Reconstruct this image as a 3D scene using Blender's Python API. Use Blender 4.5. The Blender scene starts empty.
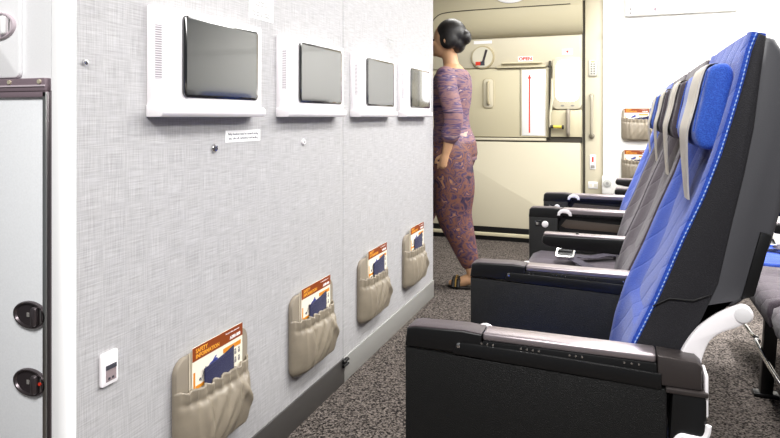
import bpy, bmesh, math, random
from mathutils import Vector, Matrix
random.seed(7)
S = bpy.context.scene
COL = S.collection
PI = math.pi

# ------------------------------------------------------------------ helpers
ORG = {}

def lin(h):
    h = h.lstrip('#')
    v = [int(h[i:i + 2], 16) / 255 for i in (0, 2, 4)]
    return tuple((c / 12.92 if c <= .04045 else ((c + .055) / 1.055) ** 2.4) for c in v) + (1,)

def tag(o, label=None, cat=None, group=None, kind=None):
    if label: o['label'] = label
    if cat: o['category'] = cat
    if group: o['group'] = group
    if kind: o['kind'] = kind
    return o

def empty(name, loc, label, cat, group=None):
    o = bpy.data.objects.new(name, None)
    o.empty_display_size = .05
    COL.objects.link(o)
    o.location = loc
    ORG[o.name] = Vector(loc)
    return tag(o, label, cat, group)

def obj(name, bm, mat, parent=None, smooth=40, base=None):
    """link bm (world coordinates) as one mesh object"""
    bmesh.ops.remove_doubles(bm, verts=bm.verts, dist=1e-6)
    bmesh.ops.recalc_face_normals(bm, faces=bm.faces)
    me = bpy.data.meshes.new(name)
    if parent is not None:
        off = ORG[parent.name]
    else:
        if base is None:
            zs = [v.co.z for v in bm.verts]; xs = [v.co.x for v in bm.verts]; ys = [v.co.y for v in bm.verts]
            base = ((min(xs) + max(xs)) / 2, (min(ys) + max(ys)) / 2, min(zs))
        off = Vector(base)
    for v in bm.verts: v.co -= off
    bm.to_mesh(me); bm.free()
    for p in me.polygons: p.use_smooth = True
    if smooth is not None and smooth < 180:
        me.set_sharp_from_angle(angle=math.radians(smooth))
    mats = mat if isinstance(mat, (list, tuple)) else [mat]
    for m in mats: me.materials.append(m)
    o = bpy.data.objects.new(name, me)
    COL.objects.link(o)
    ORG[o.name] = off
    if parent is None: o.location = off
    else: o.parent = parent
    return o

def struct(name, bm, mat, parent=None, smooth=40):
    o = obj(name, bm, mat, parent, smooth)
    if parent is None: o['kind'] = 'structure'
    return o

def B(): return bmesh.new()

def box(bm, x0, x1, y0, y1, z0, z1, bev=0, seg=2):
    t = bmesh.new()
    bmesh.ops.create_cube(t, size=1)
    for v in t.verts:
        v.co = Vector(((x0 + x1) / 2 + v.co.x * (x1 - x0), (y0 + y1) / 2 + v.co.y * (y1 - y0), (z0 + z1) / 2 + v.co.z * (z1 - z0)))
    if bev:
        bmesh.ops.bevel(t, geom=t.edges[:], offset=bev, segments=seg, profile=.5, affect='EDGES')
    return merge(bm, t)

def merge(bm, t, M=None):
    if M is not None: t.transform(M)
    me = bpy.data.meshes.new('tmp')
    t.to_mesh(me); t.free()
    bm.from_mesh(me)
    bpy.data.meshes.remove(me)
    return bm

def prism(bm, pts, axis, a, b, bev=0, seg=2, mat_index=0):
    """extrude a 2-D outline along axis: 'y' pts=(x,z), 'x' pts=(y,z), 'z' pts=(x,y)"""
    t = bmesh.new()
    def P(p, w):
        return {'y': (p[0], w, p[1]), 'x': (w, p[0], p[1]), 'z': (p[0], p[1], w)}[axis]
    A = [t.verts.new(P(p, a)) for p in pts]
    C = [t.verts.new(P(p, b)) for p in pts]
    n = len(pts)
    t.faces.new(A); t.faces.new(C)
    for i in range(n):
        t.faces.new((A[i], A[(i + 1) % n], C[(i + 1) % n], C[i]))
    bmesh.ops.recalc_face_normals(t, faces=t.faces)
    if bev:
        es = [e for e in t.edges if (e.verts[0] in A) == (e.verts[1] in A)]
        bmesh.ops.bevel(t, geom=es, offset=bev, segments=seg, profile=.5, affect='EDGES')
    for f in t.faces: f.material_index = mat_index
    return merge(bm, t)

def rrect(a0, a1, b0, b1, r, n=6):
    out = []
    for cx, cy, s in ((a1 - r, b1 - r, 0), (a0 + r, b1 - r, 90), (a0 + r, b0 + r, 180), (a1 - r, b0 + r, 270)):
        for i in range(n + 1):
            t = math.radians(s + 90 * i / n)
            out.append((cx + r * math.cos(t), cy + r * math.sin(t)))
    return out

def ellipse(ca, cb, ra, rb, n=28):
    return [(ca + ra * math.cos(2 * PI * i / n), cb + rb * math.sin(2 * PI * i / n)) for i in range(n)]

def catmull(pts, k=6, closed=False):
    pts = [tuple(p) for p in pts]
    n = len(pts); out = []
    rng = n if closed else n - 1
    for i in range(rng):
        p = [pts[(i + j) % n] if closed else pts[min(max(i + j, 0), n - 1)] for j in (-1, 0, 1, 2)]
        for s in range(k):
            t = s / k
            out.append(tuple(.5 * (2 * p[1][d] + (p[2][d] - p[0][d]) * t + (2 * p[0][d] - 5 * p[1][d] + 4 * p[2][d] - p[3][d]) * t * t
                                   + (3 * p[1][d] - p[0][d] - 3 * p[2][d] + p[3][d]) * t ** 3) for d in range(len(pts[0]))))
    if not closed: out.append(pts[-1])
    return out

def tube(bm, pts, r, n=10, caps=True):
    """tube along points, r number or list"""
    pts = [Vector(p) for p in pts]
    rs = r if isinstance(r, (list, tuple)) else [r] * len(pts)
    rings = []
    up = None
    for i, p in enumerate(pts):
        d = (pts[min(i + 1, len(pts) - 1)] - pts[max(i - 1, 0)]).normalized()
        if up is None:
            up = Vector((0, 0, 1)) if abs(d.z) < .9 else Vector((1, 0, 0))
        a = (up - d * up.dot(d)).normalized(); b = d.cross(a); up = a
        rings.append([bm.verts.new(p + (a * math.cos(2 * PI * k / n) + b * math.sin(2 * PI * k / n)) * rs[i]) for k in range(n)])
    for i in range(len(rings) - 1):
        for k in range(n):
            bm.faces.new((rings[i][k], rings[i][(k + 1) % n], rings[i + 1][(k + 1) % n], rings[i + 1][k]))
    if caps:
        bm.faces.new(rings[0]); bm.faces.new(rings[-1])
    return bm

def limb(bm, pts, rad, k=6, n=16):
    """tapering limb with rounded ends"""
    q = catmull([tuple(p) + (r,) for p, r in zip(pts, rad)], k)
    P = [Vector(p[:3]) for p in q]; R = [p[3] for p in q]
    d0 = (P[0] - P[1]).normalized(); d1 = (P[-1] - P[-2]).normalized()
    pre = [(P[0] + d0 * R[0] * math.sin(a), R[0] * math.cos(a)) for a in (1.45, 1.1, .7, .35)]
    post = [(P[-1] + d1 * R[-1] * math.sin(a), R[-1] * math.cos(a)) for a in (.35, .7, 1.1, 1.45)]
    P = [p for p, _ in pre] + P + [p for p, _ in post]
    R = [r for _, r in pre] + R + [r for _, r in post]
    return tube(bm, P, R, n)

def loft(bm, rings):
    V = [[bm.verts.new(p) for p in ring] for ring in rings]
    n = len(V[0])
    for i in range(len(V) - 1):
        for k in range(n):
            bm.faces.new((V[i][k], V[i][(k + 1) % n], V[i + 1][(k + 1) % n], V[i + 1][k]))
    bm.faces.new(V[0]); bm.faces.new(V[-1])
    return bm

def ball(bm, c, rx, ry, rz, u=20, v=14):
    t = bmesh.new()
    bmesh.ops.create_uvsphere(t, u_segments=u, v_segments=v, radius=1)
    return merge(bm, t, Matrix.Translation(c) @ Matrix.Diagonal((rx, ry, rz, 1)))

def remesh(bm, vox, smooth_iter=4):
    """fuse overlapping pieces into one continuous surface"""
    me = bpy.data.meshes.new('tmp'); bm.to_mesh(me); bm.free()
    o = bpy.data.objects.new('tmp', me); COL.objects.link(o)
    m = o.modifiers.new('r', 'REMESH'); m.mode = 'VOXEL'; m.voxel_size = vox
    s = o.modifiers.new('s', 'SMOOTH'); s.iterations = smooth_iter; s.factor = .5
    dg = bpy.context.evaluated_depsgraph_get()
    out = bmesh.new()
    ev = o.evaluated_get(dg)
    m2 = ev.to_mesh(); out.from_mesh(m2); ev.to_mesh_clear()
    bpy.data.objects.remove(o); bpy.data.meshes.remove(me)
    return out

def text(body, size, M, thick=.0004, align='CENTER', spacing=1.0, xs=1.0, bold=0):
    """lettering as a bmesh in world coordinates"""
    cu = bpy.data.curves.new('tmp', 'FONT')
    cu.body = body; cu.size = size; cu.align_x = align; cu.align_y = 'CENTER'; cu.extrude = thick
    cu.space_line = spacing; cu.resolution_u = 2; cu.offset = bold
    o = bpy.data.objects.new('tmp', cu); COL.objects.link(o)
    dg = bpy.context.evaluated_depsgraph_get()
    ev = o.evaluated_get(dg)
    out = bmesh.new()
    m2 = ev.to_mesh(); out.from_mesh(m2); ev.to_mesh_clear()
    bpy.data.objects.remove(o); bpy.data.curves.remove(cu)
    out.transform(M @ Matrix.Diagonal((xs, 1, 1, 1)))
    return out

def on_wall(x, y, z, tilt=0):    # facing +x
    return Matrix.Translation((x, y, z)) @ Matrix.Rotation(PI / 2, 4, 'Z') @ Matrix.Rotation(PI / 2, 4, 'X') @ Matrix.Rotation(tilt, 4, 'Z')

def on_back(x, y, z, tilt=0):    # facing -y
    return Matrix.Translation((x, y, z)) @ Matrix.Rotation(PI / 2, 4, 'X') @ Matrix.Rotation(tilt, 4, 'Z')

# ------------------------------------------------------------------ materials
def mat(name, col, rough=.5, metal=0, spec=.5, bump=0, bscale=400, var=0, vscale=60, coat=0, ior=None):
    m = bpy.data.materials.new(name); m.use_nodes = True
    nt = m.node_tree; p = nt.nodes['Principled BSDF']
    c = lin(col) if isinstance(col, str) else col
    p.inputs['Base Color'].default_value = c
    p.inputs['Roughness'].default_value = rough
    p.inputs['Metallic'].default_value = metal
    p.inputs['Specular IOR Level'].default_value = spec
    if coat: p.inputs['Coat Weight'].default_value = coat
    if ior: p.inputs['IOR'].default_value = ior
    if var or bump:
        tc = nt.nodes.new('ShaderNodeTexCoord')
    if var:
        n = nt.nodes.new('ShaderNodeTexNoise'); n.inputs['Scale'].default_value = vscale; n.inputs['Detail'].default_value = 4
        r = nt.nodes.new('ShaderNodeMapRange')
        r.inputs['From Min'].default_value = .3; r.inputs['From Max'].default_value = .7
        r.inputs['To Min'].default_value = 1 - var; r.inputs['To Max'].default_value = 1 + var
        h = nt.nodes.new('ShaderNodeHueSaturation'); h.inputs['Color'].default_value = c
        nt.links.new(tc.outputs['Object'], n.inputs['Vector'])
        nt.links.new(n.outputs['Fac'], r.inputs['Value'])
        nt.links.new(r.outputs['Result'], h.inputs['Value'])
        nt.links.new(h.outputs['Color'], p.inputs['Base Color'])
    if bump:
        n2 = nt.nodes.new('ShaderNodeTexNoise'); n2.inputs['Scale'].default_value = bscale; n2.inputs['Detail'].default_value = 2
        b = nt.nodes.new('ShaderNodeBump'); b.inputs['Strength'].default_value = bump; b.inputs['Distance'].default_value = .002
        nt.links.new(tc.outputs['Object'], n2.inputs['Vector'])
        nt.links.new(n2.outputs['Fac'], b.inputs['Height'])
        nt.links.new(b.outputs['Normal'], p.inputs['Normal'])
    return m

def linen(name, light, dark):
    """woven wall cloth: long fine threads in both directions"""
    m = bpy.data.materials.new(name); m.use_nodes = True
    nt = m.node_tree; p = nt.nodes['Principled BSDF']
    p.inputs['Roughness'].default_value = .55
    p.inputs['Specular IOR Level'].default_value = .3
    tc = nt.nodes.new('ShaderNodeTexCoord')
    outs = []
    for sc in ((1, 420, 16), (1, 16, 420)):
        mp = nt.nodes.new('ShaderNodeMapping'); mp.inputs['Scale'].default_value = sc
        n = nt.nodes.new('ShaderNodeTexNoise'); n.inputs['Scale'].default_value = 1; n.inputs['Detail'].default_value = 3
        nt.links.new(tc.outputs['Object'], mp.inputs['Vector']); nt.links.new(mp.outputs['Vector'], n.inputs['Vector'])
        outs.append(n.outputs['Fac'])
    a = nt.nodes.new('ShaderNodeMath'); a.operation = 'ADD'
    nt.links.new(outs[0], a.inputs[0]); nt.links.new(outs[1], a.inputs[1])
    r = nt.nodes.new('ShaderNodeMapRange')
    r.inputs['From Min'].default_value = .70; r.inputs['From Max'].default_value = 1.30
    nt.links.new(a.outputs[0], r.inputs['Value'])
    mx = nt.nodes.new('ShaderNodeMix'); mx.data_type = 'RGBA'
    mx.inputs[6].default_value = lin(dark); mx.inputs[7].default_value = lin(light)
    nt.links.new(r.outputs['Result'], mx.inputs[0])
    nt.links.new(mx.outputs[2], p.inputs['Base Color'])
    b = nt.nodes.new('ShaderNodeBump'); b.inputs['Strength'].default_value = .15; b.inputs['Distance'].default_value = .001
    nt.links.new(a.outputs[0], b.inputs['Height']); nt.links.new(b.outputs['Normal'], p.inputs['Normal'])
    return m

def cloth(name, c1, c2, scale=500, quilt=False, rough=.75, sheen=.15):
    """seat fabric: tight weave of two tones; optional diagonal quilting creases"""
    m = bpy.data.materials.new(name); m.use_nodes = True
    nt = m.node_tree; p = nt.nodes['Principled BSDF']
    p.inputs['Roughness'].default_value = rough
    p.inputs['Specular IOR Level'].default_value = .35
    p.inputs['Sheen Weight'].default_value = sheen
    tc = nt.nodes.new('ShaderNodeTexCoord')
    v = nt.nodes.new('ShaderNodeTexVoronoi'); v.inputs['Scale'].default_value = scale * .8
    nt.links.new(tc.outputs['Object'], v.inputs['Vector'])
    mx = nt.nodes.new('ShaderNodeMix'); mx.data_type = 'RGBA'
    mx.inputs[6].default_value = lin(c1); mx.inputs[7].default_value = lin(c2)
    nt.links.new(v.outputs['Distance'], mx.inputs[0])
    nt.links.new(mx.outputs[2], p.inputs['Base Color'])
    b = nt.nodes.new('ShaderNodeBump'); b.inputs['Strength'].default_value = .35; b.inputs['Distance'].default_value = .0015
    nt.links.new(v.outputs['Distance'], b.inputs['Height'])
    last = b
    if quilt:
        mp = nt.nodes.new('ShaderNodeMapping'); mp.inputs['Rotation'].default_value = (math.radians(38), 0, 0)
        w = nt.nodes.new('ShaderNodeTexWave'); w.bands_direction = 'Z'; w.inputs['Scale'].default_value = 5.5
        w.inputs['Distortion'].default_value = 0
        nt.links.new(tc.outputs['Object'], mp.inputs['Vector']); nt.links.new(mp.outputs['Vector'], w.inputs['Vector'])
        pw = nt.nodes.new('ShaderNodeMath'); pw.operation = 'POWER'; pw.inputs[1].default_value = .12
        nt.links.new(w.outputs['Fac'], pw.inputs[0])
        b2 = nt.nodes.new('ShaderNodeBump'); b2.inputs['Strength'].default_value = .5; b2.inputs['Distance'].default_value = .005
        nt.links.new(pw.outputs[0], b2.inputs['Height']); nt.links.new(b.outputs['Normal'], b2.inputs['Normal'])
        last = b2
    nt.links.new(last.outputs['Normal'], p.inputs['Normal'])
    return m

def stripes(name, c1, c2, scale, direction='Z', rough=.5, hard=True):
    m = bpy.data.materials.new(name); m.use_nodes = True
    nt = m.node_tree; p = nt.nodes['Principled BSDF']; p.inputs['Roughness'].default_value = rough
    tc = nt.nodes.new('ShaderNodeTexCoord')
    w = nt.nodes.new('ShaderNodeTexWave'); w.bands_direction = direction; w.inputs['Scale'].default_value = scale
    nt.links.new(tc.outputs['Object'], w.inputs['Vector'])
    cr = nt.nodes.new('ShaderNodeValToRGB')
    cr.color_ramp.elements[0].color = lin(c1); cr.color_ramp.elements[1].color = lin(c2)
    cr.color_ramp.elements[0].position = .45; cr.color_ramp.elements[1].position = .55
    nt.links.new(w.outputs['Fac'], cr.inputs['Fac']); nt.links.new(cr.outputs['Color'], p.inputs['Base Color'])
    return m

def carpet_mat(name):
    m = bpy.data.materials.new(name); m.use_nodes = True
    nt = m.node_tree; p = nt.nodes['Principled BSDF']
    p.inputs['Roughness'].default_value = .95; p.inputs['Specular IOR Level'].default_value = .1
    tc = nt.nodes.new('ShaderNodeTexCoord')
    v = nt.nodes.new('ShaderNodeTexVoronoi'); v.inputs['Scale'].default_value = 170
    n = nt.nodes.new('ShaderNodeTexNoise'); n.inputs['Scale'].default_value = 150; n.inputs['Detail'].default_value = 2
    nt.links.new(tc.outputs['Object'], v.inputs['Vector']); nt.links.new(tc.outputs['Object'], n.inputs['Vector'])
    cr = nt.nodes.new('ShaderNodeValToRGB')
    e = cr.color_ramp.elements
    e[0].color = lin('#1c1918'); e[0].position = .38
    e[1].color = lin('#7d746e'); e[1].position = .66
    nt.links.new(n.outputs['Fac'], cr.inputs['Fac']); nt.links.new(cr.outputs['Color'], p.inputs['Base Color'])
    b = nt.nodes.new('ShaderNodeBump'); b.inputs['Strength'].default_value = .8; b.inputs['Distance'].default_value = .004
    nt.links.new(v.outputs['Distance'], b.inputs['Height']); nt.links.new(b.outputs['Normal'], p.inputs['Normal'])
    return m

def batik(name, cols, scale, stretch):
    m = bpy.data.materials.new(name); m.use_nodes = True
    nt = m.node_tree; p = nt.nodes['Principled BSDF']; p.inputs['Roughness'].default_value = .7
    tc = nt.nodes.new('ShaderNodeTexCoord')
    mp = nt.nodes.new('ShaderNodeMapping'); mp.inputs['Scale'].default_value = stretch
    n = nt.nodes.new('ShaderNodeTexNoise'); n.inputs['Scale'].default_value = scale; n.inputs['Detail'].default_value = 5; n.inputs['Distortion'].default_value = 1.2
    nt.links.new(tc.outputs['Object'], mp.inputs['Vector']); nt.links.new(mp.outputs['Vector'], n.inputs['Vector'])
    cr = nt.nodes.new('ShaderNodeValToRGB'); e = cr.color_ramp.elements
    k = len(cols)
    e[0].position = .3; e[0].color = lin(cols[0]); e[1].position = .7; e[1].color = lin(cols[-1])
    for i in range(1, k - 1):
        x = e.new(.3 + .4 * i / (k - 1)); x.color = lin(cols[i])
    nt.links.new(n.outputs['Fac'], cr.inputs['Fac']); nt.links.new(cr.outputs['Color'], p.inputs['Base Color'])
    return m

def emit(name, col, strength):
    m = bpy.data.materials.new(name); m.use_nodes = True
    p = m.node_tree.nodes['Principled BSDF']
    p.inputs['Base Color'].default_value = lin(col)
    p.inputs['Emission Color'].default_value = lin(col); p.inputs['Emission Strength'].default_value = strength
    return m

M = dict(
    linen=linen('bulkhead linen', '#c3c2c3', '#9f9d9e'),
    white=mat('white plastic', '#f6f2f4', .35, spec=.5),
    cabwhite=mat('white laminate', '#f3f3f4', .4, var=.02, vscale=300),
    cabgrey=mat('pale grey laminate', '#e9ebed', .45, var=.03, vscale=250),
    column=mat('white column', '#fafafa', .35),
    cream=mat('cream liner', '#c9c0a2', .45),
    cream2=mat('pale cream liner', '#cfc7af', .45),
    shadowgap=mat('dark gap', '#3a352b', .7),
    white_wall=mat('white side liner', '#fbfaf6', .5),
    ceiling=mat('ceiling', '#f5f4ef', .6),
    carpet=carpet_mat('carpet'),
    alu=mat('brushed aluminium', '#c9cbc9', .28, metal=1, bump=.05, bscale=200),
    alu_dark=mat('dark anodised metal', '#5d5c5c', .35, metal=.8),
    base_unlit=mat('satin kick strip dim reflection', '#6a6866', .4, metal=.7),  # same metal as the far strip, its duller reflection put into the colour
    base_lit=mat('satin kick strip bright reflection', '#c9c9c5', .36, metal=.6),  # bright lamp reflection on the far strip put into the colour
    chrome=mat('chrome', '#dadada', .15, metal=1),
    mauve=mat('mauve metal rail', '#8b7a82', .4, metal=.3),
    bowl=mat('latch bowl', '#4b4447', .3, metal=.6),
    latch=mat('latch metal', '#6d6568', .3, metal=.85),
    latch_light=mat('mauve latch plastic', '#cdbfc6', .4),
    black=mat('black plastic', '#0d0d0d', .38, spec=.45, bump=.5, bscale=700),
    blacksmooth=mat('smooth black plastic', '#0f0f10', .35, spec=.45),
    blackdeep=mat('deep black', '#060607', .6),
    cap=mat('brown black leather pad', '#443b3e', .45, bump=.15, bscale=700),
    strip=mat('satin metal strip', '#a3999c', .32, metal=.75),
    strip_end=mat('satin dark strip', '#4c4645', .38, metal=.6),
    blue=cloth('blue seat fabric', '#122b8e', '#2b57ba', 520, quilt=True),
    bluehead=cloth('blue head fabric', '#1b3d9c', '#3462c2', 520),
    purple=cloth('mauve grey seat fabric', '#362e35', '#5d535c', 520, quilt=True),
    purplehead=cloth('dark mauve head fabric', '#2e272d', '#4d434b', 520),
    charcoal=cloth('charcoal side fabric', '#121115', '#242328', 700, sheen=.05),
    shell=mat('grey shell plastic', '#444448', .5, bump=.1, bscale=500),
    cover=mat('pale head cover leather', '#cbc4b8', .55, var=.05, vscale=80),
    beige=mat('beige pocket leather', '#8a8070', .42, spec=.5, var=.08, vscale=30),
    beige_plate=mat('beige pocket backing', '#8f8576', .5),
    card=mat('card paper', '#f2ead8', .5), orange=mat('orange card ink', '#d98a1f', .5), brown=mat('brown card ink', '#8a3f14', .5),
    navy=cloth('navy bag cloth', '#0e1034', '#1d1f4c', 700), ink=mat('dark ink', '#3b3b44', .6), greyink=mat('grey ink', '#8d8a86', .7),
    inkblue=mat('blue ink', '#36438f', .6), inkgreen=mat('green ink', '#3f7d54', .6), orangeink=mat('orange lettering', '#f0a63a', .6),
    glass=mat('display glass', '#0b0d10', .08, spec=.8, coat=.6, ior=1.6),
    display=mat('display panel', '#1a1d20', .1, spec=.8, coat=.45, ior=1.6),
    vent=stripes('vent grille', '#8d878b', '#dcd6da', 60, 'Z'),
    sticker=mat('white sticker', '#f7f6f6', .5),
    red=mat('red paint', '#d8371f', .5), yellow=mat('yellow knob', '#d9c24a', .4),
    skin=mat('skin', '#c79a74', .5), hair=mat('black hair', '#15110f', .45, var=.2, vscale=90),
    kebaya=batik('batik blouse', ['#2f2440', '#5b4462', '#8f6a66', '#3c3263', '#c2a08e'], 9, (.7, .7, 3.2)),
    sarong=batik('batik sarong', ['#1f1a36', '#4b3347', '#7b4f3a', '#2b2550', '#a9764f'], 17, (1, 1, 1.3)),
    sandal=mat('black sandal', '#1a1614', .4), gold=mat('gold trim', '#a88443', .35, metal=.6),
    eye=mat('eye', '#1a1210', .2), lips=mat('lips', '#a04a45', .5),
    belt=cloth('belt webbing', '#2c2733', '#4a4352', 900), stitch=stripes('white stitches', '#a3bbea', '#3f6fd2', 45, 'Z'),
    stitchp=stripes('grey stitches', '#8f8790', '#5a515a', 45, 'Z'),
    winlight=emit('daylit window pane', '#ffffff', 2.2),
    lamp=emit('lamp diffuser', '#fff8e8', 6.0),
    brownin=mat('brown recess lining', '#574c43', .5),
    fin=mat('clear gauge glass', '#d9d4c0', .25),
)

# ------------------------------------------------------------------ camera
F = 610.0
TH = math.atan(231 / 610)
cam = bpy.data.cameras.new('camera'); co = bpy.data.objects.new('camera', cam); COL.objects.link(co)
cam.sensor_width = 36; cam.sensor_fit = 'HORIZONTAL'; cam.lens = F / 780 * 36
cam.shift_y = -(219 - 117) / 780
cam.clip_start = .02
co.location = (.98, 0, 1.0); co.rotation_euler = (PI / 2, 0, TH)
S.camera = co

# ------------------------------------------------------------------ setting
YB = 4.95
bm = B(); box(bm, -2.6, 4.0, -1.2, 5.2, -.05, 0); struct('floor', bm, M['carpet'])
bm = B(); box(bm, -2.6, 4.0, -1.2, 5.2, 2.2, 2.25); struct('ceiling', bm, M['ceiling'])
bm = B(); box(bm, -.05, 0, .8815, 2.0865, .0, 2.2); box(bm, -.05, 0, 2.0895, 3.265, .0, 2.2)
box(bm, -.05, -.004, 2.08, 2.095, 0, 2.2)
struct('wall_left', bm, M['linen'], smooth=30)
bm = B(); box(bm, -2.6, .84, YB, YB + .08, 0, 2.2); struct('wall_back', bm, M['cream2'])
bm = B(); box(bm, .853, 4.0, YB - .05, YB + .08, 0, 2.2, .003)
struct('wall_right', bm, M['white_wall'])
# cornice beam under the overhead panel of the side liner
bm = B(); prism(bm, [(YB - .05, 1.595), (YB - .05, 1.65), (YB - .064, 1.65), (YB - .064, 1.612)], 'x', .853, 4.0)
struct('trim_1', bm, M['white_wall'])
# column at the bulkhead's near end
bm = B(); prism(bm, [(-.0265, .852), (-.012, .852), (-.004, .855), (.002, .863), (.003, .870), (.003, .881), (-.0265, .881)], 'z', 0, 2.2)
struct('trim_2', bm, M['column'])
bm = B(); box(bm, 0, .006, .882, 2.0865, 0, .092, .001); struct('baseboard_left', bm, M['base_unlit'])
bm = B(); box(bm, 0, .006, 2.0895, 3.265, 0, .092, .001); struct('baseboard_left', bm, M['base_lit']).name = 'baseboard_left_end'
# clips at the joint
t = empty('joint_clip', (0.006, 2.088, .066), 'small black metal clip on the baseboard joint below the bulkhead seam', 'clip')
for z in (.068, .084):
    bm = B(); tube(bm, [(.012, 2.066, z), (.012, 2.108, z)], .0055, 10); obj('clip_pin', bm, M['blacksmooth'], t)
bm = B(); box(bm, .006, .01, 2.07, 2.104, .06, .092); obj('clip_plate', bm, M['alu_dark'], t)

# lintel over the door: bullnose
pts = [(YB - .13, 2.2), (YB - .13, 1.86), (YB - .127, 1.85)]
for i in range(11):
    a = i / 10 * PI / 2
    pts.append((YB - .13 + .13 * (1 - math.cos(a)) * .9, 1.85 - .21 * math.sin(a)))
pts += [(YB, 1.64), (YB, 2.2)]
bm = B(); prism(bm, pts, 'x', -2.6, .705); struct('trim_3', bm, M['cream'])
bm = B()
pth = catmull([(-.52, YB - .132, 1.30), (-.515, YB - .132, 1.6), (-.5, YB - .133, 1.72), (-.44, YB - .133, 1.82), (-.33, YB - .132, 1.853), (0, YB - .131, 1.86), (.4, YB - .131, 1.86), (.62, YB - .131, 1.86)], 5)
tube(bm, [p for p in pth if p[2] > 1.7], .0035, 6)
struct('trim_4', bm, M['shadowgap'])
bm = B(); box(bm, .705, .722, YB - .02, YB + .002, 0, 1.9); struct('trim_5', bm, M['shadowgap'])
bm = B(); box(bm, .722, .86, YB - .03, YB, 0, 2.2, .004); struct('trim_6', bm, M['cream2'])

# ---- aircraft door
d = bpy.data.objects.new('door_1', None); COL.objects.link(d); d.location = (.2, YB, 0); ORG['door_1'] = Vector((.2, YB, 0)); d['kind'] = 'structure'
y0 = YB - .03
bm = B(); prism(bm, rrect(-.56, .69, .11, .80, .012), 'y', YB - .035, YB, .004); obj('lower_panel', bm, M['cream2'], d)
bm = B(); box(bm, -.56, .45, YB - .028, YB, .84, 1.39, .004); obj('upper_panel', bm, M['cream'], d)
bm = B(); box(bm, -.56, .70, YB - .022, YB, 1.40, 1.64, .004); obj('header_panel', bm, M['cream2'], d)
bm = B(); box(bm, -.56, .70, YB - .02, YB + .002, .80, .842); obj('joint_strip', bm, M['shadowgap'], d)
bm = B(); box(bm, -.56, .43, YB - .036, YB - .018, .812, .832, .003); obj('joint_cover', bm, M['cream2'], d)
bm = B(); box(bm, .04, .43, YB - .05, YB - .02, 1.392, 1.405, .004); box(bm, .08, .40, YB - .05, YB - .02, 1.425, 1.433, .003); obj('ledge', bm, M['cream'], d)
bm = B(); box(bm, .225, .23, YB - .0295, YB - .02, .85, 1.38); obj('panel_joint', bm, M['shadowgap'], d)
bm = B(); box(bm, .24, .425, YB - .033, YB - .02, .852, 1.375, .003); w = obj('arrow_panel', bm, M['white_wall'], d)
bm = B(); prism(bm, [(.296, .875), (.306, .875), (.306, 1.305), (.315, 1.305), (.301, 1.338), (.287, 1.305), (.296, 1.305)], 'y', YB - .0345, YB - .032); obj('red_arrow', bm, M['red'], w)
bm = B(); box(bm, .21, .325, YB - .025, YB - .02, 1.443, 1.483); w = obj('open_sign', bm, M['sticker'], d)
bm = text('OPEN', .036, on_back(.268, YB - .026, 1.463), xs=1.1, bold=.0012); obj('lettering', bm, M['red'], w)
bm = B(); box(bm, -.15, -.0, YB - .025, YB - .02, 1.597, 1.622); obj('blank_sign', bm, M['sticker'], d)
# gauge
bm = B(); t2 = bmesh.new()
bmesh.ops.create_cone(t2, cap_ends=True, segments=32, radius1=.098, radius2=.092, depth=.02)
merge(bm, t2, Matrix.Translation((-.075, YB - .03, 1.487)) @ Matrix.Rotation(PI / 2, 4, 'X')); g = obj('gauge_ring', bm, mat('gauge rim', '#b9ac8b', .4), d)
bm = B(); prism(bm, ellipse(-.075, 1.487, .083, .083), 'y', YB - .043, YB - .038); obj('gauge_face', bm, M['fin'], g)
bm = B(); box(bm, -.009, .009, -.003, 0, 0, .115); bm.transform(Matrix.Translation((-.072, YB - .044, 1.435)) @ Matrix.Rotation(.28, 4, 'Y')); obj('pointer', bm, M['latch'], g)
bm = B(); box(bm, -.130, -.088, YB - .047, YB - .043, 1.422, 1.45); obj('red_mark', bm, M['red'], g)
bm = B(); box(bm, -.090, -.056, YB - .0475, YB - .0435, 1.42, 1.452); obj('dark_mark', bm, M['ink'], g)
# recessed grip at left
bm = B(); prism(bm, rrect(-.075, .02, 1.07, 1.315, .03), 'y', YB - .034, YB - .02, .003); w = obj('grip_recess', bm, mat('recess rim', '#b7ab8c', .5), d)
bm = B(); prism(bm, rrect(-.067, .012, 1.078, 1.307, .025), 'y', YB - .036, YB - .033, .001); obj('recess_floor', bm, M['cream2'], w)
bm = B(); tube(bm, catmull([(-.025, YB - .035, 1.285), (-.025, YB - .06, 1.27), (-.025, YB - .065, 1.2), (-.025, YB - .06, 1.12), (-.025, YB - .035, 1.105)], 4), .011, 10); obj('grip', bm, mat('grip grey', '#b4a98c', .45), w)
# window
bm = B(); prism(bm, rrect(.478, .70, 1.06, 1.465, .04), 'y', YB - .04, YB, .006); w = obj('window_frame', bm, M['cream2'], d)
bm = B(); prism(bm, rrect(.505, .675, 1.12, 1.44, .05), 'y', YB - .046, YB - .04, .002); obj('window_pane', bm, M['winlight'], w)
bm = B()
for x in (.555, .63): prism(bm, ellipse(x, 1.088, .014, .006, 14), 'y', YB - .043, YB - .039)
obj('frame_slot', bm, M['greyink'], w)
bm = B(); box(bm, .55, .63, YB - .025, YB - .02, 1.485, 1.53); w = obj('arrow_sign', bm, M['sticker'], d)
bm = B(); prism(bm, [(.578, 1.517), (.602, 1.517), (.59, 1.496)], 'y', YB - .027, YB - .024); obj('red_triangle', bm, M['red'], w)
bm = B(); box(bm, .45, .70, YB - .03, YB, .845, 1.055, .003); obj('handle_panel', bm, M['cream'], d)
bm = B(); box(bm, .452, .466, YB - .05, YB - .01, .83, 1.44, .003); obj('hinge_bar', bm, M['shadowgap'], d)
bm = B(); tube(bm, [(.475, YB - .06, 1.30), (.478, YB - .065, 1.14), (.464, YB - .065, 1.02), (.462, YB - .06, .92)], [.006, .012, .009, .007], 8); obj('latch_lever', bm, M['cream2'], d)
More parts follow.
